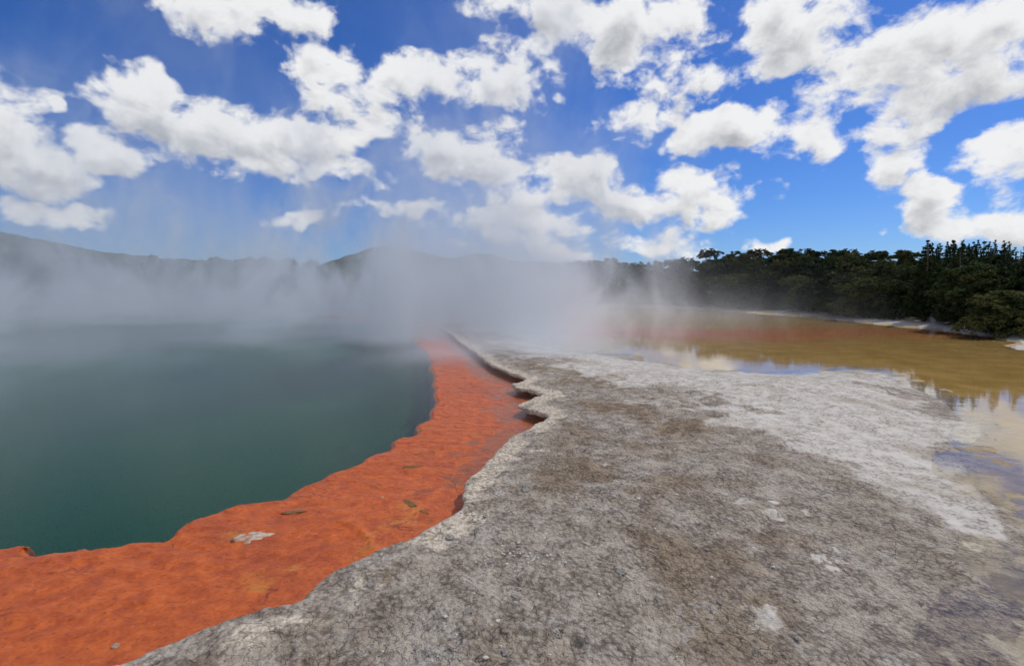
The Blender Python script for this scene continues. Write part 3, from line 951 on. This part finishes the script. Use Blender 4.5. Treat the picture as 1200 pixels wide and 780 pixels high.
for k in range(110):
    px = random.uniform(330, 1100); py = 560 + 218 * random.random() ** 0.8
    g = gp(px, py, LAND)
    z = zg(*g)
    if z < 0.06 or float(dist_polyline(np.array([g[0]]), np.array([g[1]]), ledge_c)[0]) < 0.12 or inside(np.array([g[0]]), np.array([g[1]]), pool_poly)[0]: continue
    rock("crust_flake", px, py, random.choice((4, 5, 6, 8, 11)) * random.uniform(.8, 1.2), z + 0.002, None, 0, "thin broken crust flake lying flat on the rough grey terrace", "crust flake", 0.2, random.uniform(.5, 1), random.random() * 6, "crust flakes broken off the terrace", fm[k % 6])
for px, py, w, lab in [(569, 770, 7, "bright white stone at the bottom edge below the hollow"), (522, 722, 6, "white stone left of the yellow stained hollow"), (583, 727, 6, "white stone above the yellow stained hollow"),
                       (905, 590, 14, "largest white stone flat on the brown crust")]:
    g = gp(px, py, LAND)
    rock("white_stone", px, py, w, zg(*g) + 0.005, M_PEBBLE, int(px), lab, "stone", 0.5, 0.8)


# ------------------------------------------------------------------ steam
def box(name, lo, hi, m):
    x0, y0, z0 = lo; x1, y1, z1 = hi
    V = [(x0, y0, z0), (x1, y0, z0), (x1, y1, z0), (x0, y1, z0), (x0, y0, z1), (x1, y0, z1), (x1, y1, z1), (x0, y1, z1)]
    Fc = [(0, 3, 2, 1), (4, 5, 6, 7), (0, 1, 5, 4), (1, 2, 6, 5), (2, 3, 7, 6), (3, 0, 4, 7)]
    me = bpy.data.meshes.new(name); me.from_pydata(V, [], Fc); me.update()
    me.materials.append(m)
    return link(name, me)


def make_steam():
    m, t, out = mat("steam")
    pos = t.n('ShaderNodeTexCoord').outputs['Object']
    s = t.n('ShaderNodeSeparateXYZ', {0: pos})
    x, y, z = s.outputs
    n = t.noise(t.v('MULTIPLY', pos, (0.12, 0.12, 0.075)), 1.0, 5.0, 0.64, 1.1)
    # more steam towards the far side of the pool, thin at the near rim
    far = t.ss(y, 3.0, 40.0, 0.0, 1.0)
    edge = t.ss(t.m('ADD', t.m('ADD', x, t.m('MULTIPLY_ADD', n, -30.0, 15.0)), t.m('MULTIPLY', y, -0.20)), -6.5, 4.5, 1.0, 0.0)
    hs = t.m('MULTIPLY_ADD', far, 5.2, 1.2)                   # how high it climbs
    hf = t.m('POWER', 2.718, t.m('MULTIPLY', t.m('DIVIDE', z, hs), -1.0))
    thr = t.m('MULTIPLY_ADD', hf, -0.16, 0.59)
    wisp = t.m('MULTIPLY', t.m('SUBTRACT', n, thr), 6.0, clamp=True)
    dens = t.m('MULTIPLY', t.m('MULTIPLY', wisp, t.m('ADD', hf, 0.22)), t.m('MULTIPLY', t.m('MULTIPLY_ADD', far, 0.92, 0.08), edge))
    gate = t.ss(t.noise(t.v('MULTIPLY', pos, (0.055, 0.050, 0.055)), 1.0, 2.0, 0.5, 0.3), 0.40, 0.60, 0.12, 1.5)
    dens = t.m('MULTIPLY', dens, gate)
    # a low veil over the hot end of the lake
    veil = t.m('MULTIPLY', t.m('MULTIPLY', t.ss(x, 20.0, 46.0, 1.0, 0.0), t.ss(y, 34.0, 46.0)), t.m('POWER', 2.718, t.m('MULTIPLY', z, -0.75)))
    veil = t.m('MULTIPLY', veil, t.m('MULTIPLY', t.m('SUBTRACT', n, 0.42), 2.2, clamp=True))
    dens = t.m('MULTIPLY_ADD', veil, 0.30, dens)
    # thicker columns standing over single vents
    for vx, vy, vr, vh, vd in ((-1.5, 32.0, 7.5, 3.6, 2.8), (0.2, 19.5, 4.0, 1.4, 2.0), (-2.6, 26.0, 5.0, 2.4, 3.0), (12.5, 70.0, 9.0, 6.5, 0.9), (-26.0, 44.0, 10.0, 9.0, 0.45), (-46.0, 52.0, 9.0, 10.0, 0.4), (-9.0, 58.0, 8.0, 8.0, 0.6)):
        q = t.v('LENGTH', t.v('MULTIPLY_ADD', pos, (1 / vr, 1 / vr, 0), (-vx / vr, -vy / vr, 0)), out=1)
        col_ = t.m('MULTIPLY', t.ss(t.m('ADD', q, t.m('MULTIPLY_ADD', n, -2.2, 1.1)), 0.25, 1.25, 1.0, 0.0), t.m('POWER', 2.718, t.m('MULTIPLY', z, -1.0 / vh)))
        dens = t.m('MULTIPLY_ADD', t.m('MULTIPLY', col_, t.m('MULTIPLY', t.m('SUBTRACT', n, 0.36), 4.0, clamp=True)), vd, dens)
    # torn rags carried up over the pool
    high = t.m('MULTIPLY', t.m('MULTIPLY', t.m('MULTIPLY', gate, t.ss(z, 3.0, 9.0)), t.ss(z, 26.0, 12.0)), t.m('MULTIPLY', t.ss(x, -4.0, -24.0), t.ss(y, 20.0, 40.0)))
    dens = t.m('MULTIPLY_ADD', t.m('MULTIPLY', high, t.m('MULTIPLY', t.m('SUBTRACT', n, 0.54), 7.0, clamp=True)), 0.17, dens)
    back = t.ss(y, 66.0, 88.0, 1.0, 0.0)
    dens = t.m('MULTIPLY', t.m('MULTIPLY', dens, back), 0.30)
    v = t.n('ShaderNodeVolumePrincipled', {'Color': (0.86, 0.92, 0.975, 1), 'Density': dens, 'Anisotropy': 0.2})
    t.t.links.new(v.outputs[0], out.inputs[1])
    return m


st = box("steam", (-80, 3, 0.02), (48, 90, 26), make_steam())
tag(st, "drifting grey steam rising off the hot pool", kind="stuff")



def plume(px, py, hpx, wpx, label):
    g = gp(px, py, 0.05)
    h = hpx / F * g[1]; w = wpx / F * g[1] / 2
    V, Fc = [], []
    k, n = 12, 10
    r = random.Random(int(px))
    for i in range(n + 1):
        f = i / n
        rad = w * (0.35 + 0.9 * f) * (1 - 0.55 * max(0, f - 0.6) / 0.4) * (1 + 0.15 * r.gauss(0, 1))
        cx = w * 0.9 * math.sin(f * 3 + px) * f
        for j in range(k):
            a = 6.2832 * j / k
            V.append((cx + rad * math.cos(a), rad * math.sin(a), h * f))
    for i in range(n):
        for j in range(k):
            Fc.append((i * k + j, i * k + (j + 1) % k, (i + 1) * k + (j + 1) % k, (i + 1) * k + j))
    Fc.append(tuple(range(k - 1, -1, -1))); Fc.append(tuple(range(n * k, n * k + k)))
    m, t, out = mat("plume_steam")
    pos = t.n('ShaderNodeTexCoord').outputs['Object']
    gx = t.n('ShaderNodeTexCoord').outputs['Generated']
    c = t.v('MULTIPLY', t.v('SUBTRACT', gx, (0.5, 0.5, 0.0)), (2, 2, 0))
    rad = t.v('LENGTH', c, out=1)
    nz = t.noise(t.v('MULTIPLY', pos, (1, 1, .6)), 2.2 / max(w, .2), 3, 0.6)
    hz = t.n('ShaderNodeSeparateXYZ', {0: gx}).outputs[2]
    dn = t.m('MULTIPLY', t.m('MULTIPLY', t.ss(rad, 0.1, 0.95, 1, 0), t.m('MULTIPLY_ADD', nz, 3.0, -0.8, clamp=True)), t.ss(hz, 0.25, 1.0, 1.0, 0.0))
    v = t.n('ShaderNodeVolumePrincipled', {'Color': (0.97, 0.97, 0.98, 1), 'Density': t.m('MULTIPLY', dn, 1.6 / max(w, .2)), 'Anisotropy': 0.2})
    t.t.links.new(v.outputs[0], out.inputs[1])
    me = bpy.data.meshes.new("steam_plume"); me.from_pydata(V, [], Fc); me.update(); me.materials.append(m)
    o = link("steam_plume", me); o.location = (g[0], g[1], 0.03)
    return tag(o, label, "steam plume")


plume(1160, 386, 20, 10, "taller thin white steam plume rising from the pale shore at right")
plume(1096, 382, 16, 12, "fainter small steam plume on the pale beach left of the taller one")
plume(850, 362, 34, 44, "wide faint steam plume drifting in front of the dark wood")
# ------------------------------------------------------------------ world
SUN_EL, SUN_AZ = 52.0, 62.0          # degrees; azimuth from +Y towards +X
w = bpy.data.worlds.new("World"); scene.world = w; w.use_nodes = True
w.node_tree.nodes.clear()
t = NT(w.node_tree)
wo = t.n('ShaderNodeOutputWorld')
sky = t.n('ShaderNodeTexSky', sky_type='NISHITA')
sky.sun_disc = False
sky.sun_elevation = R(SUN_EL); sky.sun_rotation = R(SUN_AZ)
sky.air_density = 1.0; sky.dust_density = 0.3; sky.ozone_density = 2.0
hsv = t.n('ShaderNodeHueSaturation', {'Saturation': 1.2, 'Value': 1.0, 'Color': sky.outputs[0]})
tint = t.v('MULTIPLY', hsv.outputs[0], (0.55, 0.82, 1.38))
bg = t.n('ShaderNodeBackground', {'Color': tint, 'Strength': 0.075})
d = t.n('ShaderNodeTexCoord').outputs['Generated']
sx = t.n('ShaderNodeSeparateXYZ', {0: d})
az = t.m('ARCTAN2', sx.outputs[0], sx.outputs[1])
el = t.m('ARCSINE', sx.outputs[2])
pl = t.n('ShaderNodeCombineXYZ', {0: az, 1: t.m('MULTIPLY', el, 1.35), 2: t.m('MULTIPLY', sx.outputs[1], 0.2)}).outputs[0]
plw = t.v('MULTIPLY_ADD', t.n('ShaderNodeTexNoise', {'Vector': pl, 'Scale': 9.0, 'Detail': 2.0}).outputs[1], (0.05, 0.05, 0.0), pl)


def puffs(P, det):
    f = t.noise(P, 9.5, det, 0.60)
    v = t.n('ShaderNodeTexVoronoi', {'Vector': P, 'Scale': 17.0, 'Detail': min(det, 3.0), 'Roughness': 0.5, 'Lacunarity': 2.1}, feature='F1', normalize=True).outputs['Distance']
    return t.m('ADD', t.m('MULTIPLY', f, 0.85), t.m('MULTIPLY_ADD', v, -0.42, 0.25))


cn = puffs(plw, 8.0)
cn_up = puffs(t.v('ADD', plw, (0.008, 0.022, 0.0)), 5.0)
BL = [(300, 12, 90, 36), (400, 95, 58, 45), (480, 92, 75, 34), (590, 82, 62, 42), (615, 12, 85, 22), (715, 30, 105, 42), (795, 80, 72, 46), (745, 135, 42, 28),
      (955, 28, 100, 58), (1050, 68, 122, 72), (1160, 36, 90, 60), (1045, 130, 62, 45), (950, 155, 75, 28), (850, 158, 70, 22), (1045, 190, 58, 34), (1090, 232, 38, 26), (1112, 265, 32, 12),
      (1185, 178, 40, 22), (1182, 221, 26, 11), (1180, 253, 34, 19), (1260, 230, 70, 40),
      (650, 212, 95, 34), (770, 236, 105, 32), (850, 250, 40, 25), (610, 265, 95, 24), (720, 285, 110, 22), (352, 254, 22, 8), (440, 246, 50, 6), (905, 283, 18, 5),
      (258, 160, 66, 42), (345, 165, 75, 38), (400, 200, 52, 14), (440, 150, 45, 26), (525, 178, 80, 38), (165, 112, 35, 24), (140, 174, 48, 30), (30, 188, 62, 36), (70, 252, 62, 18), (52, 127, 10, 8), (1046, 272, 10, 5), (-90, 120, 120, 60), (1330, 90, 100, 60)]
P2 = t.n('ShaderNodeCombineXYZ', {0: az, 1: el}).outputs[0]
warpc = t.n('ShaderNodeTexNoise', {'Vector': P2, 'Scale': 8.0, 'Detail': 3.0, 'Roughness': 0.6}).outputs[1]
P2 = t.v('MULTIPLY_ADD', t.v('SUBTRACT', warpc, (0.5, 0.5, 0.5)), (0.16, 0.11, 0.0), P2)
Pup = t.v('ADD', P2, (0.0, 0.035, 0.0))


def blobs(P):
    acc = None
    for px, py, rx, ry in BL:
        c = ray(px, py); a0 = math.atan2(c[0], c[1]); e0 = math.atan2(c[2], math.hypot(c[0], c[1]))
        c2 = ray(px + rx, py); c3 = ray(px, py - ry)
        ra = abs(math.atan2(c2[0], c2[1]) - a0); re = abs(math.atan2(c3[2], math.hypot(c3[0], c3[1])) - e0)
        off = 0.65 * max(0.0, 1 - (rx * ry) / 900.0)
        k = 1.0 if off == 0 else 0.6
        q = t.v('MULTIPLY_ADD', P, (k / ra, k / re, 0), (-a0 * k / ra, -e0 * k / re, math.sqrt(off)))
        L = t.v('DOT_PRODUCT', q, q, out=1)
        acc = L if acc is None else t.m('SMOOTH_MIN', acc, L, 0.5)
    return acc


b0 = blobs(P2); b1 = blobs(Pup)
# elsewhere in the sky: scattered cover
side = t.m('MULTIPLY_ADD', t.noise(pl, 1.6, 2.0), -7.0, 4.4)
away = t.ss(sx.outputs[1], 0.25, 0.55)
b0 = t.m('ADD', t.m('MULTIPLY', b0, away), t.m('MULTIPLY', side, t.m('SUBTRACT', 1.0, away)))
dens0 = t.m('SUBTRACT', t.m('MULTIPLY_ADD', cn, 7.5, -3.15), b0)
alpha = t.ss(dens0, -0.45, 0.65)
alpha = t.m('MULTIPLY', alpha, t.ss(sx.outputs[2], -0.01, 0.02))
thick = t.ss(t.m('SUBTRACT', t.m('MULTIPLY_ADD', cn_up, 7.0, -2.55), t.m('MINIMUM', b1, 4.0)), 0.2, 2.9)
shade = t.mix(thick, (0.95, 0.955, 0.965), (0.44, 0.46, 0.50))
bgc = t.n('ShaderNodeBackground', {'Color': shade, 'Strength': 0.92})
mx = t.n('ShaderNodeMixShader', {0: alpha, 1: bg.outputs[0], 2: bgc.outputs[0]})
t.t.links.new(mx.outputs[0], wo.inputs[0])

sun = bpy.data.lights.new("sun", 'SUN')
sun.energy = 2.6; sun.angle = R(0.6); sun.color = (1.0, 0.95, 0.87)
so = bpy.data.objects.new("sun", sun); col.objects.link(so)
dv = Vector((math.sin(R(SUN_AZ)) * math.cos(R(SUN_EL)), math.cos(R(SUN_AZ)) * math.cos(R(SUN_EL)), math.sin(R(SUN_EL))))
so.rotation_euler = dv.to_track_quat('Z', 'Y').to_euler()
so.location = (0, 0, 60)

# ------------------------------------------------------------------ render settings
scene.view_settings.view_transform = 'Standard'
scene.view_settings.look = 'None'
scene.view_settings.exposure = 0.0
scene.view_settings.gamma = 1.0
scene.view_settings.use_curve_mapping = False
cy = scene.cycles
cy.volume_bounces = 1
cy.max_bounces = 8
cy.diffuse_bounces = 3
cy.glossy_bounces = 3
cy.transparent_max_bounces = 12
cy.volume_step_rate = 1.0
cy.volume_max_steps = 96
cy.use_adaptive_sampling = True
cy.adaptive_threshold = 0.03
cy.use_denoising = True
